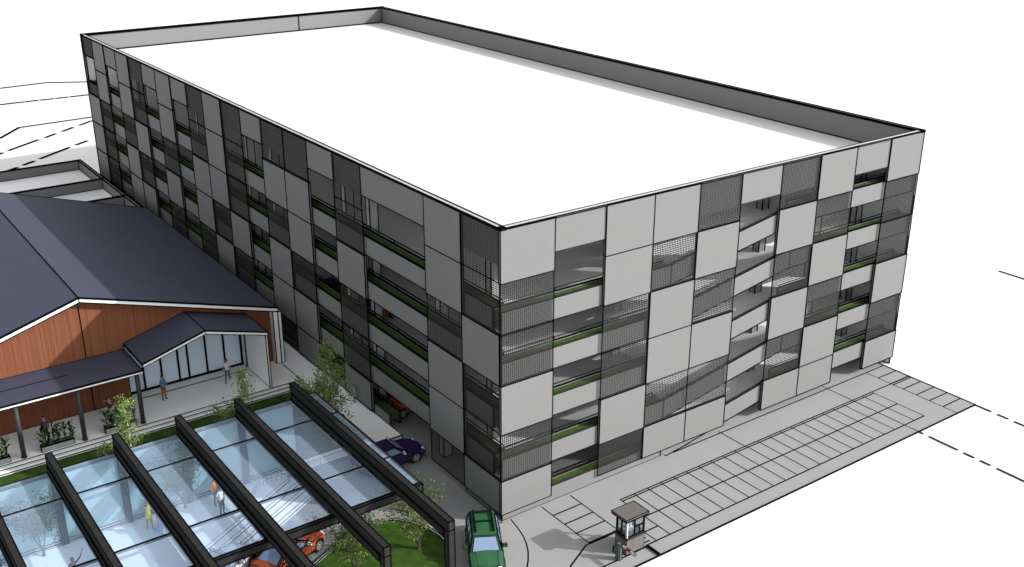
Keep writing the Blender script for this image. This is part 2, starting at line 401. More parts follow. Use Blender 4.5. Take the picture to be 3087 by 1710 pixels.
mb = MB(); mb.box(gx1-.40, gx1-.06, fy-.05, fy+.8, P, ez-.2, 0, .055); mb.box(gx1-.02, gx1+.2, fy-.02, fy+.5, P, ez-.3, 0, .05); mb.build('end_frame', M['white'], Hh)
mb = MB(); pr = [(-26.2, wy, P), (-11.67, wy, P), (-11.67, wy, 4.2), (-3.8, wy, 4.2), (-3.8, wy, P), (-1.85, wy, P), (-1.85, wy, ez-.1), (rx, wy, rz-.25), (-26.2, wy, ez-.1)]
mb.prism(pr, (0, .25, 0), 0, 0)
mb.bar((rx, wy-.01, 4.0), (rx, wy-.01, rz-.3), .055); mb.bar((rx, wy-.01, P), (rx, wy-.01, 3.8), .055); mb.bar((-26, wy-.01, P), (-11.67, wy-.01, P), .05)
mb.bar((-11.67, wy-.01, P), (-11.67, wy-.01, 3.9), .05)
mb.build('gable_wall', M['timber'], Hh)
mb = MB(); mb.box(-1.86, -1.62, wy+.25, by-.2, P, ez-.35); mb.box(-26.2, -26, wy+.25, by-.2, P, ez-.35); mb.box(-26, -1.86, by-.4, by-.2, P, ez-.3); mb.build('side_wall', M['white'], Hh)
# entrance porch
px0, px1, prx, pez, prz, pfy = -11.68, -3.62, -7.65, 4.3, 5.46, 20.95
mb = MB()
for xx in (px0, px1): mb.prism([(prx, pfy, prz), (xx, pfy, pez), (xx, pfy, pez-.12), (prx, pfy, prz-.12)], (0, wy-pfy-.01, 0), 0, .05)
mb.build('porch_roof', M['slate'], Hh)
mb = MB()
for xx in (px0, px1): mb.prism([(prx, pfy-.04, prz-.03), (xx, pfy-.04, pez-.03), (xx, pfy-.04, pez-.22), (prx, pfy-.04, prz-.22)], (0, .12, 0), 0, .045)
mb.build('porch_fascia', M['white'], Hh)
mb = MB(); mb.box(px1-.14, px1, pfy+.08, 25.5, P, pez-.14, 0, .05); mb.bar((-3.9, 24.4, P+.01), (-11, 24.4, P+.01), .05); mb.build('porch_wall', M['white'], Hh)
gy = 25.4
mb = MB(); xw = -3.8; mb.prism([(-11.6, gy, P), (xw, gy, P), (xw, gy, 4.25), (prx, gy, 5.3), (-11.6, gy, 4.25)], (0, .05, 0)); gw = mb.build('entrance_window', M['window'], Hh)
mb = MB()
for x in (-11.6, -10.5, -9.35, -8.2, -7.55, -6.3, -5.05, -3.86):
    zt = 4.2+(1-abs(x-prx)/4)*1.05; mb.box(x-.06, x+.06, gy-.08, gy-.005, P, zt)
mb.box(-11.6, -3.8, gy-.1, gy-.007, P, P+.13); mb.build('window_frame', M['ink'], gw)
# canopy
mb = MB(); mb.box(-28, px0-.02, 20.95, wy-.01, 3.72, 3.92, 0, .045); mb.bar((-28, 22.9, 3.93), (-15.6, 22.9, 3.93), .04); mb.build('canopy_roof', M['slate'], Hh)
mb = MB(); mb.box(-28, px0-.02, 20.9, 20.945, 3.73, 3.86, 0, .03); mb.build('canopy_fascia', M['white'], Hh)
for x in (-12.04, -15.53, -18.98, -22.4):
    mb = MB(); mb.tube([(x, 21.17, P), (x, 21.17, 3.71)], .14, 14); mb.tube([(x, 21.17, P), (x, 21.17, P+.06)], .17, 14); mb.build('canopy_column', M['column'], Hh, True)

# ------------------------------------------------------------------ flat roofed neighbour
F = thing('flat_roof_building', 'low flat roofed block with parapets behind the timber hall', 'building')
mb = MB(); mb.box(-30, -1.55, 51.6, 71.4, 0, 3.0); mb.build('walls', M['conc'], F)
mb = MB(); mb.box(-29.8, -1.75, 51.8, 71.2, 3.0, 3.05); mb.build('roof_deck', M['white'], F)
mb = MB()
for y in (56.7, 63.3, 71.3): mb.box(-30, -1.5, y-.1, y+.1, 3.05, 4.0, 0, .1)
mb.box(-1.75, -1.5, 51.6, 56.6, 3.05, 4.0, 0, .09); mb.box(-1.75, -1.5, 56.8, 63.2, 3.05, 4.0, 0, .09); mb.box(-1.75, -1.5, 63.4, 71.2, 3.05, 4.0, 0, .1); mb.build('parapet', M['conc'], F)

# ------------------------------------------------------------------ glass canopy
K = thing('glass_canopy', 'long glass canopy hung under a row of black portal frames', 'canopy')
bxs = [-6.1-3.285*i for i in range(7)]; bw = .165
for i, x in enumerate(bxs):
    mb = MB(); fx = .042
    mb.box(x-bw, x+bw, -4.8, 11.75, 4.72, 5.2, 0, fx)
    mb.box(x-bw-.07, x+bw+.07, -4.45, 11.5, 4.35, 4.70, 0, fx*.9)
    mb.box(x-bw, x+bw, -4.8, -4.45, 0, 4.715, 0, fx); mb.box(x-bw, x+bw, 11.45, 11.75, 0, 4.345, 0, .03)
    mb.build('portal_frame', M['beam'], K)
ys = [(8.88, 11.65), (3.05, 8.82), (.1, 2.99)]
xr = [(-6.1+bw+.08, -4.8)]+[(bxs[i+1]+bw+.08, bxs[i]-bw-.08) for i in range(6)]+[(bxs[6]-3.0, bxs[6]-bw-.08)]
for (a, b) in xr:
    for (c, d_) in ys:
        mb = MB(); mb.box(a+.05, b-.05, c+.05, d_-.05, 4.19, 4.215); gp = mb.build('roof_pane', M['roofglass'], K)
        mb = MB(); q = .05; fm = .04
        for (u0, u1, v0, v1) in ((a, b, c, c+q), (a, b, d_-q, d_), (a, a+q, c+q, d_-q), (b-q, b, c+q, d_-q)):
            mb.box(u0, u1, v0, v1, 4.15, 4.25, 0)
        for (p0, p1) in (((a, c), (b, c)), ((b, c), (b, d_)), ((b, d_), (a, d_)), ((a, d_), (a, c))):
            mb.bar((*p0, 4.25), (*p1, 4.25), .045)
        mb.build('pane_frame', M['pf'], gp)
mb = MB(); mb.box(-28.9, -4.78, -.12, .06, 3.85, 4.24, 0, .055); mb.build('front_gutter', M['beam'], K)
mb = MB(); mb.box(-28.9, -4.78, 11.68, 11.78, 4.0, 4.2, 0, .03); mb.build('rear_gutter', M['beam'], K)
for i in range(6):
    mb = MB(); a, b = bxs[i+1]+bw+.01, bxs[i]-bw-.01
    mb.box(a, b, 11.58, 11.60, .25, 3.98); wp = mb.build('wall_pane', M['wallglass'], K)
    mb = MB(); mb.box(a, b, 11.5, 11.66, 0, .12, 0, .03); mb.box(a, b, 11.55, 11.63, .122, .25, 0, .03); mb.build('sill', M['kerb'], wp)

# ------------------------------------------------------------------ guard booth and barriers
B = thing('guard_booth', 'small taupe guard booth with flat roof and glazed upper half', 'booth', (0, 0, 0))
x0, x1, y0, y1 = 3.5, 4.69, -5.95, -5.1
mb = MB(); mb.box(x0, x1, y0, y1, 0, .88, 0, .018); mb.build('base_wall', M['booth'], B)
mb = MB(); mb.box(x0-.05, x1+.05, y0-.05, y1+.05, .885, .96, 0, .03); mb.build('sill', M['booth'], B)
mb = MB(); mb.box(x0-.17, x1+.07, y0-.12, y1+.12, 2.02, 2.09, 0, .03); mb.box(x0-.2, x1+.1, y0-.15, y1+.15, 2.095, 2.2, 0, .035); mb.build('roof', M['booth'], B)
mb = MB(); q = .09
for (a, b) in ((x0, y1-q), (x1-q, y1-q), (x1-q, y0)): mb.box(a, a+q, b, b+q, .965, 2.015)
for z in (.965, 1.92):
    mb.box(x0+q, x1-q, y0, y0+q, z, z+.095); mb.box(x0+q, x1-q, y1-q, y1, z, z+.095); mb.box(x0, x0+q, y0+q, y1-q, z, z+.095); mb.box(x1-q, x1, y0+q, y1-q, z, z+.095)
mb.box(x0+.5, x0+.58, y0+.005, y0+.08, 1.06, 1.92); mb.box(x0+.58, x1-q, y0+.005, y0+.08, 1.44, 1.52); mb.box(x0+.83, x0+.88, y0+.005, y0+.08, 1.06, 1.44)
mb.box(x0+.005, x0+.08, y0+.42, y0+.48, 1.06, 1.92)
fr = mb.build('window_frame', M['ink'], B)
mb = MB(); mb.box(x0, x0+q, y0, y0+q, .965, 2.015, 0, .025); mb.build('corner_post', M['white'], B)
mb = MB(); mb.box(x0+.1, x0+.49, y0+.03, y0+.045, 1.06, 1.92); mb.box(x0+.59, x1-q, y0+.03, y0+.045, 1.06, 1.92); mb.box(x0+.03, x0+.045, y0+.1, y1-.1, 1.06, 1.92); mb.build('window_pane', M['cleardark'], fr)
mb = MB(); mb.box(x0+.3, x1-.3, y1-.4, y1-.12, .965, 1.1); mb.box(x0+.5, x0+.8, y1-.3, y1-.2, 1.1, 1.4); mb.build('desk', M['white'], B)
bar = thing('barrier_gate', 'grey barrier post with short red and white boom beside the guard booth', 'barrier', (2.98, -5.98, 0))
mb = MB(); pr = [(-.14, -.09, 0), (-.05, -.14, 0), (.1, -.13, 0), (.15, -.05, 0), (.13, .1, 0), (.03, .14, 0), (-.1, .12, 0)]
mb.prism(pr, (0, 0, .95), 0, .025); mb.build('post', M['gatepost'], bar)
mb = MB(); mb.box(.06, .14, -1.1, -.16, .80, .90, 0, .03); bm_ = mb.build('boom', M['white'], bar)
mb = MB(); mb.box(.05, .15, -.75, -.45, .79, .91); mb.build('red_band', M['red'], bm_)
mb = MB(); mb.box(4.82, 4.92, -6.9, -6.0, .0, .09, 0, .03); tag(mb.build('ground_bar', M['ink']), 'low black bar lying on the paving right of the guard booth', 'bar')

# ------------------------------------------------------------------ cars
CARS = {
 'coupe': dict(st=[(-2.12, .36, .74, .66), (-2.02, .24, .86, .79), (-1.3, .2, .93, .85), (-.4, .2, .91, .86), (.7, .2, .90, .86), (1.3, .2, .82, .85), (1.85, .22, .70, .79), (2.1, .3, .56, .64)],
               cab=dict(xr0=-1.72, xf0=.86, xr1=-.82, xf1=.08, zb=.88, zt=1.33, wb=.77, wt=.55), ax=(-1.28, 1.32), mid=.0),
 'estate': dict(st=[(-2.2, .36, .86, .74), (-2.14, .26, .95, .84), (-1.3, .22, .96, .88), (0, .22, .95, .88), (.9, .22, .95, .88), (1.4, .22, .90, .87), (2.05, .24, .80, .83), (2.2, .32, .62, .74)],
               cab=dict(xr0=-2.12, xf0=1.02, xr1=-1.82, xf1=.38, zb=.93, zt=1.47, wb=.80, wt=.62), ax=(-1.3, 1.38), mid=-.3)}
def lerp(a, b, t): return a+(b-a)*t
def make_car(label, paint, loc, rz, kind='coupe', group=None, rack=False):
    t = thing('parked_car', label, 'car', loc, rz, group)
    c = CARS[kind]; S = c['st']; cab = c['cab']
    def zs(x, idx):
        for a, b in zip(S, S[1:]):
            if a[0] <= x <= b[0]: return lerp(a[idx], b[idx], (x-a[0])/(b[0]-a[0]))
        return S[-1][idx]
    mb = MB(); rings = []
    for (x, zl, zh, hw) in S:
        half = [(hw*.9, zl), (hw, zl+.14), (hw*1.0, lerp(zl, zh, .6)), (hw*.95, zh-.05), (hw*.72, zh), (0, zh+.025)]
        ring = half+[(-y, z) for y, z in reversed(half[:-1])]
        rings.append((len(mb.v), len(ring))); mb.v += [(x, y, z) for y, z in ring]
    for (a, n), (b, _) in zip(rings, rings[1:]):
        for i in range(n): j = (i+1) % n; mb.face([a+i, b+i, b+j, a+j])
    a, n = rings[0]; mb.face([a+i for i in range(n)]); a, n = rings[-1]; mb.face([a+i for i in range(n-1, -1, -1)])
    q = .028
    for s in (1, -1):     # shut lines, shoulder lines, arches
        for (a, _, _, _), (b, _, _, _) in zip(S, S[1:]):
            mb.bar((a, s*zs(a, 3)*.955, zs(a, 2)-.045), (b, s*zs(b, 3)*.955, zs(b, 2)-.045), q*.8)
        for x in ((.72, -.42) if kind == 'coupe' else (.95, -.15, -1.15)):
            w = zs(x, 3); mb.bar((x, s*(w+.002), .3), (x, s*(w*.97), zs(x, 2)-.06), q*.8)
        w = zs(0, 3); mb.bar((c['ax'][0]+.4, s*(w*.97), .24), (c['ax'][1]-.4, s*(w*.97), .24), q)
        for ax in c['ax']:
            w = zs(ax, 3); n = len(mb.v); k = 14
            for i in range(k):
                an = 2*math.pi*i/k; mb.v.append((ax+.40*math.cos(an), s*(w+.006), .33+.40*math.sin(an)))
            idx = list(range(n, n+k)); mb.face(idx[::-1] if s > 0 else idx, 1)
        # bonnet lines
        mb.bar((cab['xf0']-.02, s*.55, zs(cab['xf0'], 2)+.012), (S[-2][0], s*.5, zs(S[-2][0], 2)+.012), q*.55)
    xf, xb = S[-1], S[0]
    for st_ in (S[-1], S[0], S[-2], S[1]):
        mb.bar((st_[0], -st_[3]*.72, st_[2]+.005), (st_[0], st_[3]*.72, st_[2]+.005), q*.8)
    for st_, s in ((S[-1], 1), (S[0], -1)):
        mb.bar((st_[0]+s*.01, -st_[3], lerp(st_[1], st_[2], .35)), (st_[0]+s*.01, st_[3], lerp(st_[1], st_[2], .35)), q*.8)
    body = mb.build('body', paint, t)
    # cabin
    C = cab; mb = MB()
    base = [(C['xr0'], -C['wb'], C['zb']-.06), (C['xf0'], -C['wb'], C['zb']-.06), (C['xf0'], C['wb'], C['zb']-.06), (C['xr0'], C['wb'], C['zb']-.06)]
    roof = [(C['xr1'], -C['wt'], C['zt']-.05), (C['xf1'], -C['wt'], C['zt']-.03), (C['xf1'], C['wt'], C['zt']-.03), (C['xr1'], C['wt'], C['zt']-.05)]
    n = len(mb.v); mb.v += base+roof
    for i in range(4): j = (i+1) % 4; mb.face([n+i, n+j, n+4+j, n+4+i])
    mx = (C['xr1']+C['xf1'])/2; m_ = len(mb.v); mb.v.append((mx, 0, C['zt']+.02))
    for i in range(4): j = (i+1) % 4; mb.face([n+4+i, n+4+j, m_])
    for i in range(4):
        j = (i+1) % 4; mb.bar(roof[i], roof[j], q); mb.bar(base[i], roof[i], q*1.3); mb.bar(base[i], base[j], q)
    mb.build('cabin', paint, t)
    def quad_inset(A, Bq, Cq, D, nm, i0=.08, i1=.08, split=()):
        A, Bq, Cq, D = map(Vector, (A, Bq, Cq, D)); nr = (Bq-A).cross(D-A).normalized()
        cen = (A+Bq+Cq+D)/4
        if nr.dot(cen-Vector((mx, 0, .9))) < 0: nr = -nr
        def pt(u, v): return A.lerp(Bq, u).lerp(D.lerp(Cq, u), v)+nr*.012
        Q = [pt(i0, i1), pt(1-i0, i1), pt(1-i0, 1-i1), pt(i0, 1-i1)]
        if (Q[1]-Q[0]).cross(Q[3]-Q[0]).dot(nr) < 0: Q.reverse()
        m2 = MB(); m2.prism(Q, nr*.008)
        for a, b in zip(Q, Q[1:]+Q[:1]): m2.bar(a+nr*.008, b+nr*.008, q*1.1)
        for u in split: m2.bar(pt(u, i1), pt(u, 1-i1), q*1.5)
        return m2.build(nm, M['carglass'], t)
    quad_inset(base[1], base[2], roof[2], roof[1], 'windscreen', .07, .08)
    quad_inset(base[0], base[3], roof[3], roof[0], 'rear_window', .08, .1)
    sp = (.5,) if kind == 'coupe' else (.34, .62)
    quad_inset(base[0], base[1], roof[1], roof[0], 'side_window', .09, .14, sp)
    quad_inset(base[3], base[2], roof[2], roof[3], 'side_window', .09, .14, sp)
    # wheels
    for ax in c['ax']:
        for s in (1, -1):
            w = zs(ax, 3); r = .33; mb = MB(); y1_, y0_ = s*(w+.035), s*(w-.19)
            prof = [(y0_, .20), (y0_, r-.03), (lerp(y0_, y1_, .15), r), (lerp(y0_, y1_, .85), r), (y1_, r-.035), (y1_, .22)]
            k = 20; st0 = len(mb.v)
            for (y, rr) in prof:
                for i in range(k): an = 2*math.pi*i/k; mb.v.append((ax+rr*math.cos(an), y, .33+rr*math.sin(an)))
            for p_ in range(len(prof)-1):
                for i in range(k):
                    j = (i+1) % k; a = st0+p_*k; b = a+k; f = [a+i, a+j, b+j, b+i]; mb.face(f if s < 0 else f[::-1])
            f = [st0+(len(prof)-1)*k+i for i in range(k)]; mb.face(f[::-1] if s > 0 else f, 1)
            wh = mb.build('wheel', M['tyre'], t)
            mb = MB(); yy = s*(w+.038)
            for i in range(6):
                an = i*math.pi/3; ca, sa = math.cos(an), math.sin(an)
                p0 = Vector((ax, yy, .33)); p1 = Vector((ax+.19*ca, yy, .33+.19*sa)); mb.bar(p0, p1, .05, 0)
            for i in range(k):
                a1, a2 = 2*math.pi*i/k, 2*math.pi*(i+1)/k
                mb.bar((ax+.205*math.cos(a1), yy, .33+.205*math.sin(a1)), (ax+.205*math.cos(a2), yy, .33+.205*math.sin(a2)), .03, 0)
            mb.build('rim', M['rim'], wh)
    for s in (1, -1):
        st_ = S[-2]; mb = MB(); x = st_[0]; y = s*st_[3]*.72
        mb.box(x-.05, x+.17, y-.13, y+.11, st_[2]-.17, st_[2]-.02, 0, .025); mb.build('headlight', M['lamp'], t)
        st_ = S[0]; mb = MB(); y = s*st_[3]*.82; mb.box(st_[0]-.03, st_[0]+.1, y-.12, y+.12, st_[2]-.16, st_[2]-.04, 0, .02); mb.build('tail_light', M['tail'], t)
        mb = MB(); y = s*(cab['wb']+.16); mb.box(cab['xf0']-.42, cab['xf0']-.28, y-.13, y+.11, cab['zb']+.02, cab['zb']+.15, 0, .025); mb.build('mirror', paint if kind == 'estate' else M['lamp'], t)
    for x, s in ((S[-1][0]+.012, 1), (S[0][0]-.012, -1)):
        mb = MB(); mb.box(x-.015, x+.015, -.24, .24, .42, .54, 0, .02); mb.build('number_plate', M['plate'], t)
    if rack:
        mb = MB(); z = cab['zt']
        for s in (1, -1): mb.box(-1.75, .1, s*.46-.025, s*.46+.025, z+.01, z+.075, 0, .03)
        for x in (-1.55, -.75): mb.box(x-.025, x+.025, -.44, .44, z+.06, z+.09, 0, .02)
        mb.build('roof_rack', M['green'], t)
    return t
make_car('green estate car with roof rails beside the garage corner', M['green'], (-2.28, -1.78, 0), R(-119.5), 'estate', rack=True)
make_car('orange coupe on the curved road next to the island lawn', M['orange'], (-10.48, 3.58, 0), R(26.5))
make_car('silver coupe half hidden under the front edge of the glass canopy', M['silver'], (-13.78, 4.2, 0), R(27))
make_car('dark purple coupe driving into the ground floor opening of the garage', M['purple'], (-1.85, 8.72, 0), 0)
make_car('orange coupe parked inside the ground floor behind the planter', M['orange2'], (2.85, 13.72, 0), R(180), group='cars parked inside the garage')
make_car('white coupe parked on the ground floor farther in than the orange one', M['whitecar'], (3.1, 17.0, 0), R(180), group='cars parked inside the garage')
make_car('dark purple coupe with its tail to the railing on an upper garage floor', M['purple'], (3.6, 22.05, zrow(4)+.04), 0, group='cars parked inside the garage')
make_car('white coupe nose out behind wire mesh on an upper garage floor', M['whitecar'], (4.0, 19.6, zrow(4)+.04), R(180), group='cars parked inside the garage')
make_car('orange coupe mostly hidden above the wide open bay on an upper garage floor', M['orange2'], (4.3, 17.0, zrow(4)+.04), R(180), group='cars parked inside the garage')

# ------------------------------------------------------------------ trees and plants
def tree(name, label, base, h, cr, kind, seed, lean=(0, 0), group=None, nl=1500):
    rnd = random.Random(seed); t = thing(name, label, 'tree', base, 0, group)
    tr = MB(); tips = []
    def stem(p0, dirv, length, r0, n=7, wob=.10):
        pts = [Vector(p0)]; d = Vector(dirv).normalized()
        for i in range(n):
            d = (d+Vector((rnd.uniform(-wob, wob), rnd.uniform(-wob, wob), rnd.uniform(-.02, .10)))).normalized()
            pts.append(pts[-1]+d*length/n)
        rs = [max(.006, r0*(1-.85*i/n)) for i in range(n+1)]
        tr.tube(pts, rs, 6, 0); return pts
    if kind == 'birch':
        mains = [stem((0, 0, 0), (lean[0]*.12, lean[1]*.12, 1), h*.97, .085, 9, .05)]
        mains.append(stem((0, 0, 0), (-.42, .12, 1), h*.62, .05, 7, .1))
    else:
        k = 5; tr.tube([(0, 0, 0), (0, 0, .30)], [.085, .075], 8)
        mains = [stem((0, 0, .25), (math.cos(2*math.pi*i/k+.4)*.34, math.sin(2*math.pi*i/k+.4)*.34, 1), h*rnd.uniform(.72, .92), .042, 8, .13) for i in range(k)]
    for mi, pts in enumerate(mains):
        L = len(pts)
        for i in range(2 if kind == 'birch' else 3, L):
            z = pts[i].z/h
            for _ in range(6 if kind == 'birch' else 4):
                an = rnd.uniform(0, 2*math.pi)
                if kind == 'birch': rad = cr*(1-.75*max(0, (z-.3))/.7)*rnd.uniform(.35, 1.0) if z > .18 else 0
                else: rad = cr*(.42+.55*math.sin(min(1, z*1.15)*math.pi*.8))*rnd.uniform(.3, .85)
                if rad <= .05: continue
                up = rnd.uniform(.1, .7) if kind == 'birch' else rnd.uniform(.0, .5)
                b = stem(pts[i], (math.cos(an), math.sin(an), up), rad, .014, 4, .18)
                tips += [(b[2], .12), (b[3], .17), (b[4], .22)]
    tr.build('trunk', M['barkb'] if kind == 'birch' else M['barkd'], t)
    lf = MB(); A = .115 if kind == 'birch' else .10
    for _ in range(nl):
        p, sg = tips[int(rnd.random()*len(tips))]
        c = p+Vector((rnd.gauss(0, sg), rnd.gauss(0, sg), rnd.gauss(0, sg)))
        if c.z < .5: continue
        s = A*rnd.uniform(.6, 1.5)
        n = Vector((rnd.uniform(-1, 1), rnd.uniform(-1, 1), rnd.uniform(-.4, 1))).normalized()
        x = n.orthogonal().normalized(); x.rotate(Matrix.Rotation(rnd.uniform(0, 6.28), 3, n)); y = n.cross(x)
        lf.poly([c-x*s*.5, c-y*s*.32, c+x*s*.55, c+y*s*.32], 0)
    lf.build('crown', M['leafa'] if kind == 'birch' else M['leafb'], t)
    return t
tree('birch_tree', 'birch tree with pale double trunk beside the pavement and garage', (-3.45, 12.33, 0), 6.4, 1.95, 'birch', 3, (.6, 0), 'birch trees on the lawn', 7000)
tree('birch_tree', 'birch tree rising in front of the glazed hall entrance', (-9.0, 12.85, 0), 6.0, 1.35, 'birch', 5, (.8, .2), 'birch trees on the lawn', 3300)
tree('birch_tree', 'birch tree rising before the maize planter with the photographing man', (-15.3, 12.3, 0), 6.6, 1.45, 'birch', 8, (.3, 0), 'birch trees on the lawn', 4000)
tree('multi_stem_tree', 'dark multi-stemmed tree at far left behind the glass wall', (-20.4, 11.1, 0), 3.75, 1.6, 'multi', 11, (0, 0), 'small multi-stemmed trees', 2900)
tree('multi_stem_tree', 'multi-stemmed tree behind the glass wall near the man in orange', (-13.1, 11.1, 0), 4.0, 1.35, 'multi', 12, (0, 0), 'small multi-stemmed trees', 2900)
tree('multi_stem_tree', 'multi-stemmed tree on the island lawn nearest the green car', (-4.75, .55, .05), 3.85, 1.5, 'multi', 14, (0, 0), 'small multi-stemmed trees', 2300)
tree('multi_stem_tree', 'multi-stemmed tree on the island lawn beside the orange coupe', (-8.35, .6, .05), 4.05, 1.45, 'multi', 16, (0, 0), 'small multi-stemmed trees', 2900)

def planter(label, x0, x1, seed):
    rnd = random.Random(seed); L = x1-x0
    t = thing('planter_box', label, 'planter', (x0, 21.03, P), 0, 'maize planters by the steps')
    mb = MB(); mb.prism([(0, .05, 0), (0, .0, .36), (0, .06, .36), (0, .1, .05), (0, .32, .05), (0, .36, .36), (0, .42, .36), (0, .37, 0)], (L, 0, 0), 0, .035)
    mb.box(.005, .05, .1, .33, .04, .35, 0, .03); mb.box(L-.05, L-.005, .1, .33, .04, .35, 0, .03); mb.build('trough', M['trough'], t)
    mb = MB(); mb.box(.05, L-.05, .1, .33, .05, .31); mb.build('soil', M['soil'], t)
    for i in range(6):
        px = .15+(L-.3)*i/5+rnd.uniform(-.04, .04); hh = rnd.uniform(.78, 1.0); mb = MB()
        mb.tube([(px, .21, .3), (px+.03, .2, .3+hh*.5), (px+.0, .22, .3+hh)], [.03, .022, .012], 5)
        mb.tube([(px, .22, .3+hh), (px+.02, .22, .42+hh)], [.022, .012], 5, 1)
        for j in range(22):
            z = .34+hh*(j/17)**.9; an = rnd.uniform(0, 6.28); ln = rnd.uniform(.22, .46); wd = rnd.uniform(.04, .075)
            d2 = Vector((math.cos(an), math.sin(an)*.8, 0)); sd = Vector((-d2.y, d2.x, 0)).normalized()
            p0 = Vector((px, .21, z)); p1 = p0+d2*ln*.55+Vector((0, 0, ln*.55)); p2 = p0+d2*ln+Vector((0, 0, ln*rnd.uniform(.15, .75)))
            n = len(mb.v); mm = 1 if rnd.random() < .3 else 0
            mb.v += [tuple(p0-sd*wd*.6), tuple(p0+sd*wd*.6), tuple(p1+sd*wd), tuple(p1-sd*wd), tuple(p2)]
            mb.face([n, n+1, n+2, n+3], mm); mb.face([n+3, n+2, n+4], mm)
        mb.build('maize_plant', M['maize'], t)
    return t
planter('long maize planter leftmost by the canopy columns', -21.6, -19.72, 1)
planter('long maize planter in front of the man in the plum jacket', -18.0, -16.14, 2)
planter('long maize planter in front of the man taking a photograph', -14.32, -12.46, 3)

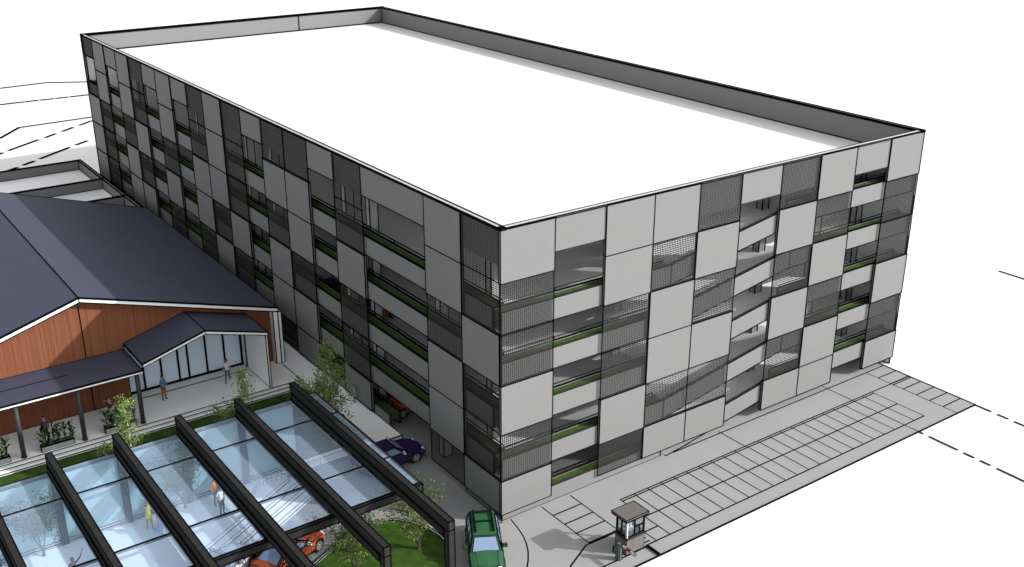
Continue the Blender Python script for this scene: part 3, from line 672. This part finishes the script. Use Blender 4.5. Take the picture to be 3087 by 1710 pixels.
# ------------------------------------------------------------------ people
SKIN = mat('skin', (.42, .23, .15), .6, .05, 5)
HAIRD = mat('dark_hair', (.025, .016, .012), .8, .2, 20); HAIRB = mat('blond_hair', (.35, .22, .09), .8, .2, 20); HAIRR = mat('brown_hair', (.12, .06, .03), .8, .2, 20)
def cloth(n, c): return mat(n, c, .85, .06, 6, spec=.1)
def person(label, loc, rz, h=1.72, top=None, legs=None, shoes=None, hair=HAIRD, pose='stand', sleeve='short', dress=False, female=False, longhair=False, beard=False, hold=None, glasses=False, scale_x=1.0):
    t = thing('person', label, 'person', loc, rz)
    s = h/1.72; shw = (.165 if female else .185)
    # joints; the figure faces -y
    J = {'pelvis': (0, 0, .93), 'belly': (0, -.01, 1.08), 'chest': (0, 0, 1.28), 'neck': (0, 0, 1.44), 'head0': (0, -.005, 1.52), 'head1': (0, -.015, 1.61), 'head2': (0, -.005, 1.69)}
    Rr = {'pelvis': (.15, .105), 'belly': (.13, .095), 'chest': (.155, .105), 'neck': (.055, .055), 'head0': (.058, .066), 'head1': (.076, .092), 'head2': (.055, .065)}
    if female: Rr['belly'] = (.105, .085); Rr['chest'] = (.13, .105)
    E = [('pelvis', 'belly'), ('belly', 'chest'), ('chest', 'neck'), ('neck', 'head0'), ('head0', 'head1'), ('head1', 'head2')]
    def arm(sd, el, wr, hd):
        J['sh'+sd] = ((-1 if sd == 'r' else 1)*shw, 0, 1.39); J['el'+sd] = el; J['wr'+sd] = wr; J['ha'+sd] = hd
        Rr['sh'+sd] = (.055, .055); Rr['el'+sd] = (.040, .040); Rr['wr'+sd] = (.027, .027); Rr['ha'+sd] = (.036, .024)
        E.extend([('chest', 'sh'+sd), ('sh'+sd, 'el'+sd), ('el'+sd, 'wr'+sd), ('wr'+sd, 'ha'+sd)])
    def leg(sd, kn, an, to):
        sg = -1 if sd == 'r' else 1
        J['hip'+sd] = (sg*.09, 0, .88); J['kn'+sd] = kn; J['an'+sd] = an; J['to'+sd] = to
        Rr['hip'+sd] = (.088, .088); Rr['kn'+sd] = (.057, .06); Rr['an'+sd] = (.038, .042); Rr['to'+sd] = (.042, .028)
        E.extend([('pelvis', 'hip'+sd), ('hip'+sd, 'kn'+sd), ('kn'+sd, 'an'+sd), ('an'+sd, 'to'+sd)])
    down = lambda g: ((g*.235, .02, 1.12), (g*.25, -.03, .87), (g*.25, -.05, .79))
    pocket = lambda g: ((g*.30, .05, 1.13), (g*.19, -.04, .93), (g*.15, -.07, .87))
    phone = lambda g: ((g*.22, -.03, 1.13), (g*.10, -.26, 1.14), (g*.06, -.31, 1.17))
    photo = lambda g: ((g*.30, -.16, 1.36), (g*.11, -.25, 1.56), (g*.05, -.23, 1.60))
    hip = lambda g: ((g*.36, .08, 1.17), (g*.18, -.02, .99), (g*.13, -.05, .96))
    raised = lambda g: ((g*.38, -.10, 1.52), (g*.52, -.16, 1.76), (g*.56, -.18, 1.84))
    arms = {'stand': (down, down), 'pockets': (pocket, pocket), 'phone': (phone, phone), 'photo': (photo, photo), 'onephoto': (photo, hip), 'walk': (down, down), 'raise': (raised, down), 'back': (down, down)}[pose]
    arm('r', *arms[0](-1)); arm('l', *arms[1](1))
    if pose == 'walk':
        leg('r', (-.09, -.14, .50), (-.09, -.20, .09), (-.09, -.33, .05)); leg('l', (.09, .10, .49), (.09, .36, .15), (.09, .30, .04))
    else:
        leg('r', (-.105, -.02, .50), (-.12, .02, .085), (-.15, -.13, .035)); leg('l', (.105, -.02, .50), (.12, .02, .085), (.15, -.13, .035))
    names = list(J); me = bpy.data.meshes.new('person_body')
    bm = bmesh.new(); sk = bm.verts.layers.skin.verify(); vs = {}
    for n in names:
        v = bm.verts.new(Vector(J[n])*s); v[sk].radius = (Rr[n][0]*s, Rr[n][1]*s); v[sk].use_root = (n == 'pelvis'); vs[n] = v
    for a, b in E: bm.edges.new((vs[a], vs[b]))
    bm.to_mesh(me); bm.free()
    o = bpy.data.objects.new('tmp', me); COL.objects.link(o)
    o.modifiers.new('s', 'SKIN'); m2 = o.modifiers.new('u', 'SUBSURF'); m2.levels = 2; m2.render_levels = 2
    dg = bpy.context.evaluated_depsgraph_get(); full = bpy.data.meshes.new_from_object(o.evaluated_get(dg))
    bpy.data.objects.remove(o)
    bm = bmesh.new(); bm.from_mesh(full)
    # fingers: five tapered chains rooted in the palm
    for sd, sg in (('r', -1), ('l', 1)):
        w = Vector(J['wr'+sd])*s; ha = Vector(J['ha'+sd])*s; d = (ha-w).normalized(); sidev = d.cross(Vector((0, 1, 0)))
        if sidev.length < .1: sidev = Vector((1, 0, 0))
        sidev.normalize(); curl = Vector((-sg*.4, -.3, 0))
        for i, (off, ln) in enumerate(((-.024, .07), (-.008, .08), (.008, .075), (.022, .06), (.03, .055))):
            p0 = ha+sidev*off*s-d*(.0 if i < 4 else .035)*s
            dd = d if i < 4 else (d*.6+sidev*.8).normalized()
            p1 = p0+dd*ln*.55*s; p2 = p1+(dd+curl*.6).normalized()*ln*.5*s
            tb = MB(); tb.tube([p0, p1, p2], [.0095*s, .0085*s, .006*s], 5)
            base_i = len(bm.verts); nv = [bm.verts.new(v) for v in tb.v]
            for f in tb.f:
                try: bm.faces.new([nv[q] for q in f])
                except ValueError: pass
    bm.normal_update()
    mats = [SKIN, top, legs, shoes]
    seg = [(a, b, Vector(J[a])*s, Vector(J[b])*s) for a, b in E]
    def near(p):
        best = None
        for a, b, A, Bv in seg:
            AB = Bv-A; tt = max(0, min(1, (p-A).dot(AB)/AB.length_squared)); d_ = (p-(A+AB*tt)).length-.5*(Rr[a][0]*(1-tt)+Rr[b][0]*tt)*s
            if best is None or d_ < best[0]: best = (d_, a, b, tt)
        return best
    for f in bm.faces:
        p = f.calc_center_median(); _, a, b, tt = near(p); z = p.z/s; mi = 0
        if b.startswith('hip') or a.startswith('hip') or b.startswith('kn'): mi = 1 if (dress and z > .62) else (0 if dress else 2)
        elif b.startswith('an'): mi = 0 if dress else 2
        elif b.startswith('to'): mi = 3
        elif b in ('belly', 'chest'): mi = 1 if z > .93 or dress else 2
        elif b == 'neck': mi = 1 if z < 1.43 else 0
        elif b.startswith('sh'): mi = 1
        elif b.startswith('el'): mi = 1 if (sleeve == 'long' or (sleeve == 'short' and tt < .6)) else 0
        elif b.startswith('wr'): mi = 1 if sleeve == 'long' and tt < .9 else 0
        f.material_index = mi; f.smooth = True
    out = bpy.data.meshes.new('body'); bm.to_mesh(out); bm.free(); bpy.data.meshes.remove(full)
    for m in mats: out.materials.append(m)
    o = bpy.data.objects.new('body', out); COL.objects.link(o); o.parent = t
    hc = Vector(J['head1'])*s
    def blob(name, m, c, rad, cut=None, n=10):
        mb = MB(); rr = rad
        for i in range(n+1):
            ph = math.pi*i/n
            for j in range(n*2):
                th_ = math.pi*j/n; mb.v.append((c[0]+rr[0]*math.sin(ph)*math.cos(th_), c[1]+rr[1]*math.sin(ph)*math.sin(th_), c[2]+rr[2]*math.cos(ph)))
        for i in range(n):
            for j in range(n*2):
                a = i*n*2+j; b = i*n*2+(j+1) % (n*2); f = [a, a+n*2, b+n*2, b]
                cc = sum((Vector(mb.v[q]) for q in f), Vector())/4
                if cut is None or cut(cc): mb.face(f)
        return mb.build(name, m, t, True)
    hz = hc.z
    blob('hair', hair, (hc.x, hc.y+.012*s, hz+.012*s), (.092*s, .108*s, .118*s), lambda c: (c.z > hz+.05*s) or (c.y > hc.y+.02*s and c.z > hz-(.075 if not longhair else .2)*s))
    if longhair:
        mb = MB(); mb.tube([(0, hc.y+.06*s, hz+.06*s), (0, hc.y+.085*s, hz-.1*s), (0, hc.y+.09*s, hz-.28*s), (0, hc.y+.08*s, hz-.38*s)], [.07*s, .085*s, .08*s, .03*s], 10); mb.build('hair', hair, t, True)
    fc = MB(); fy_ = hc.y-.094*s
    for sx in (-1, 1):
        fc.box(sx*.032*s-.013*s, sx*.032*s+.013*s, fy_-.002, fy_+.03*s, hz+.002*s, hz+.015*s, 1)
        fc.box(sx*.084*s-.008*s, sx*.084*s+.008*s, hc.y-.015*s, hc.y+.025*s, hz-.03*s, hz+.025*s, 0)
    fc.prism([(-.012*s, fy_+.012*s, hz-.03*s), (.012*s, fy_+.012*s, hz-.03*s), (0, fy_+.012*s, hz+.015*s)], (0, -.028*s, 0), 0)
    fc.box(-.024*s, .024*s, fy_-.0, fy_+.03*s, hz-.062*s, hz-.052*s, 1)
    fc.build('face_features', [SKIN, mat('dark_features', (.06, .02, .02), .6, 0)], t)
    if glasses:
        mb = MB(); mb.box(-.075*s, .075*s, fy_-.012, fy_+.02*s, hz-.005*s, hz+.028*s); mb.build('sunglasses', M['black'], t)
    if beard: blob('beard', HAIRD, (hc.x, hc.y-.025*s, hz-.055*s), (.066*s, .075*s, .055*s), lambda c: c.z < hz-.035*s)
    if dress:
        mb = MB(); prof = [(1.0, .135), (.9, .175), (.75, .18), (.66, .19)]; mb2 = []
        mb.tube([(0, 0, z*s) for z, _ in prof], [r*s for _, r in prof], 14, caps=False); mb.build('skirt', top, t, True)
    return t
def held(name, label, cat, loc, dims, m, rz=0):
    mb = MB(); a, b, c = dims; mb.box(-a/2, a/2, -b/2, b/2, -c/2, c/2); mb.box(-a*.4, a*.4, -b/2-.004, b/2+.004, -c*.35, c*.35, 1)
    o = mb.build(name, [m, M['black']], None, loc=loc); o.rotation_euler = (0, 0, rz); tag(o, label, cat); return o
BLK = cloth('black_shoes', (.015, .015, .015))
person('man in blue sweater and rust trousers looking at his phone by the entrance', (-9.95, 23.4, P), R(25), 1.74, cloth('blue_sweater', (.07, .22, .38)), cloth('rust_trousers', (.22, .10, .035)), BLK, HAIRD, 'phone', 'long')
held('phone', 'small black phone in the hands of the man in blue', 'phone', (-9.95+.13, 23.4-.29, P+1.2), (.075, .012, .14), M['black'], R(25))
person('man in white shirt and grey trousers walking towards the glass entrance', (-5.7, 23.35, P), R(150), 1.72, cloth('white_shirt', (.62, .62, .66)), cloth('grey_trousers', (.10, .095, .095)), BLK, HAIRR, 'walk', 'short')
person('man in dark shirt holding a camera to his face before the timber wall', (-13.55, 22.5, P), R(-60), 1.72, cloth('dark_shirt', (.045, .045, .07)), cloth('pale_trousers', (.55, .52, .48)), BLK, HAIRD, 'photo', 'short')
held('camera', 'small black camera held by the man in the dark shirt', 'camera', (-13.55-.19, 22.5-.12, P+1.63), (.11, .05, .075), M['black'], R(-60))
person('man in plum jacket over white shirt behind the middle planter', (-17.42, 22.25, P), R(20), 1.72, cloth('plum_jacket', (.10, .035, .07)), cloth('dark_trousers', (.03, .03, .035)), BLK, HAIRD, 'phone', 'long')
person('bearded man in orange sweatshirt standing under the glass canopy', (-11.6, 10.45, 0), R(35), 1.78, cloth('orange_sweatshirt', (.80, .24, .012)), cloth('teal_jeans', (.07, .13, .16)), BLK, HAIRD, 'pockets', 'long', beard=True)
person('man in white t-shirt and sunglasses standing in front of the orange sweatshirt', (-11.7, 9.3, 0), R(30), 1.84, cloth('white_tshirt', (.82, .80, .80)), cloth('navy_jeans', (.02, .015, .04)), BLK, HAIRD, 'pockets', 'short', glasses=True)
person('blond woman in yellow dress taking a photograph with her phone', (-15.25, 10.4, 0), R(-25), 1.68, cloth('yellow_dress', (.62, .58, .10)), SKIN, cloth('tan_shoes', (.35, .22, .12)), HAIRB, 'onephoto', 'none', dress=True, female=True, longhair=True)
held('phone', 'dark phone held up by the woman in yellow', 'phone', (-15.25-.14, 10.4-.22, 1.50), (.075, .012, .14), M['black'], R(-25))
person('woman in pale blue top and shorts with a bag behind the glass', (-15.0, 9.35, 0), R(40), 1.62, cloth('pale_blue_top', (.40, .52, .72)), cloth('pale_blue_jeans', (.35, .48, .72)), cloth('pale_shoes', (.5, .6, .75)), cloth('pale_hair', (.42, .45, .55)), 'stand', 'none', female=True, longhair=True)
bg = MB(); bg.prism([(-.14, 0, -.17), (.14, 0, -.17), (.11, 0, .1), (-.11, 0, .1)], (0, .09, 0)); bg.tube([(-.08, .045, .1), (-.05, .045, .24), (.05, .045, .24), (.08, .045, .1)], .012, 6)
tag(bg.build('handbag', cloth('blue_bag', (.25, .38, .62)), None, loc=(-15.27, 9.2, .55)), 'blue handbag carried by the woman in pale blue', 'handbag')
person('woman with long dark hair raising one arm at the bottom edge of the picture', (-19.75, 7.6, 0), R(180), 1.70, cloth('black_top', (.02, .025, .028)), cloth('black_jeans', (.02, .02, .025)), BLK, HAIRR, 'raise', 'long', female=True, longhair=True)
person('child in grey jacket and blue jeans on the pavement beside the birch', (-.2, 16.0, P), R(-110), 1.25, cloth('grey_jacket', (.24, .28, .28)), cloth('blue_jeans', (.05, .12, .30)), BLK, HAIRR, 'stand', 'long')

# ------------------------------------------------------------------ light, sky, camera
wd = bpy.data.worlds.new('World'); SC.world = wd; wd.use_nodes = True
nt = wd.node_tree; bgn = nt.nodes['Background']; sky = nt.nodes.new('ShaderNodeTexSky')
sky.sky_type = 'NISHITA'; sky.sun_disc = False
SD = Vector((1.305, -1.335, 1)).normalized(); el = math.asin(SD.z)
sky.sun_elevation = el; sky.sun_rotation = math.atan2(SD.x, SD.y)
sky.air_density = 1; sky.dust_density = 2; sky.ozone_density = 1
hs = nt.nodes.new('ShaderNodeHueSaturation'); hs.inputs['Saturation'].default_value = .08
nt.links.new(sky.outputs[0], hs.inputs['Color']); nt.links.new(hs.outputs[0], bgn.inputs['Color'])
bgn.inputs['Strength'].default_value = .15
sl = bpy.data.lights.new('sun', 'SUN'); sl.energy = 2.5; sl.angle = R(.4); sl.color = (1, .985, .96)
so = bpy.data.objects.new('sun', sl); COL.objects.link(so); so.rotation_euler = SD.to_track_quat('Z', 'Y').to_euler(); so.location = SD*150

cd = bpy.data.cameras.new('camera'); cam = bpy.data.objects.new('camera', cd); COL.objects.link(cam)
cd.sensor_width = 36; cd.lens = 38.175; cd.clip_start = .5; cd.clip_end = 2000
cam.location = (-27.79735, -39.78166, 33.24485)
yaw, pitch = R(35.5973), R(-21.96757)
f = Vector((math.cos(pitch)*math.sin(yaw), math.cos(pitch)*math.cos(yaw), math.sin(pitch)))
cam.rotation_euler = f.to_track_quat('-Z', 'Y').to_euler()
SC.camera = cam
SC.view_settings.view_transform = 'Standard'; SC.view_settings.look = 'None'; SC.view_settings.gamma = 1
SC.view_settings.exposure = 1.0
SC.cycles.max_bounces = 12; SC.cycles.diffuse_bounces = 8; SC.cycles.transparent_max_bounces = 16
SC.cycles.use_denoising = True
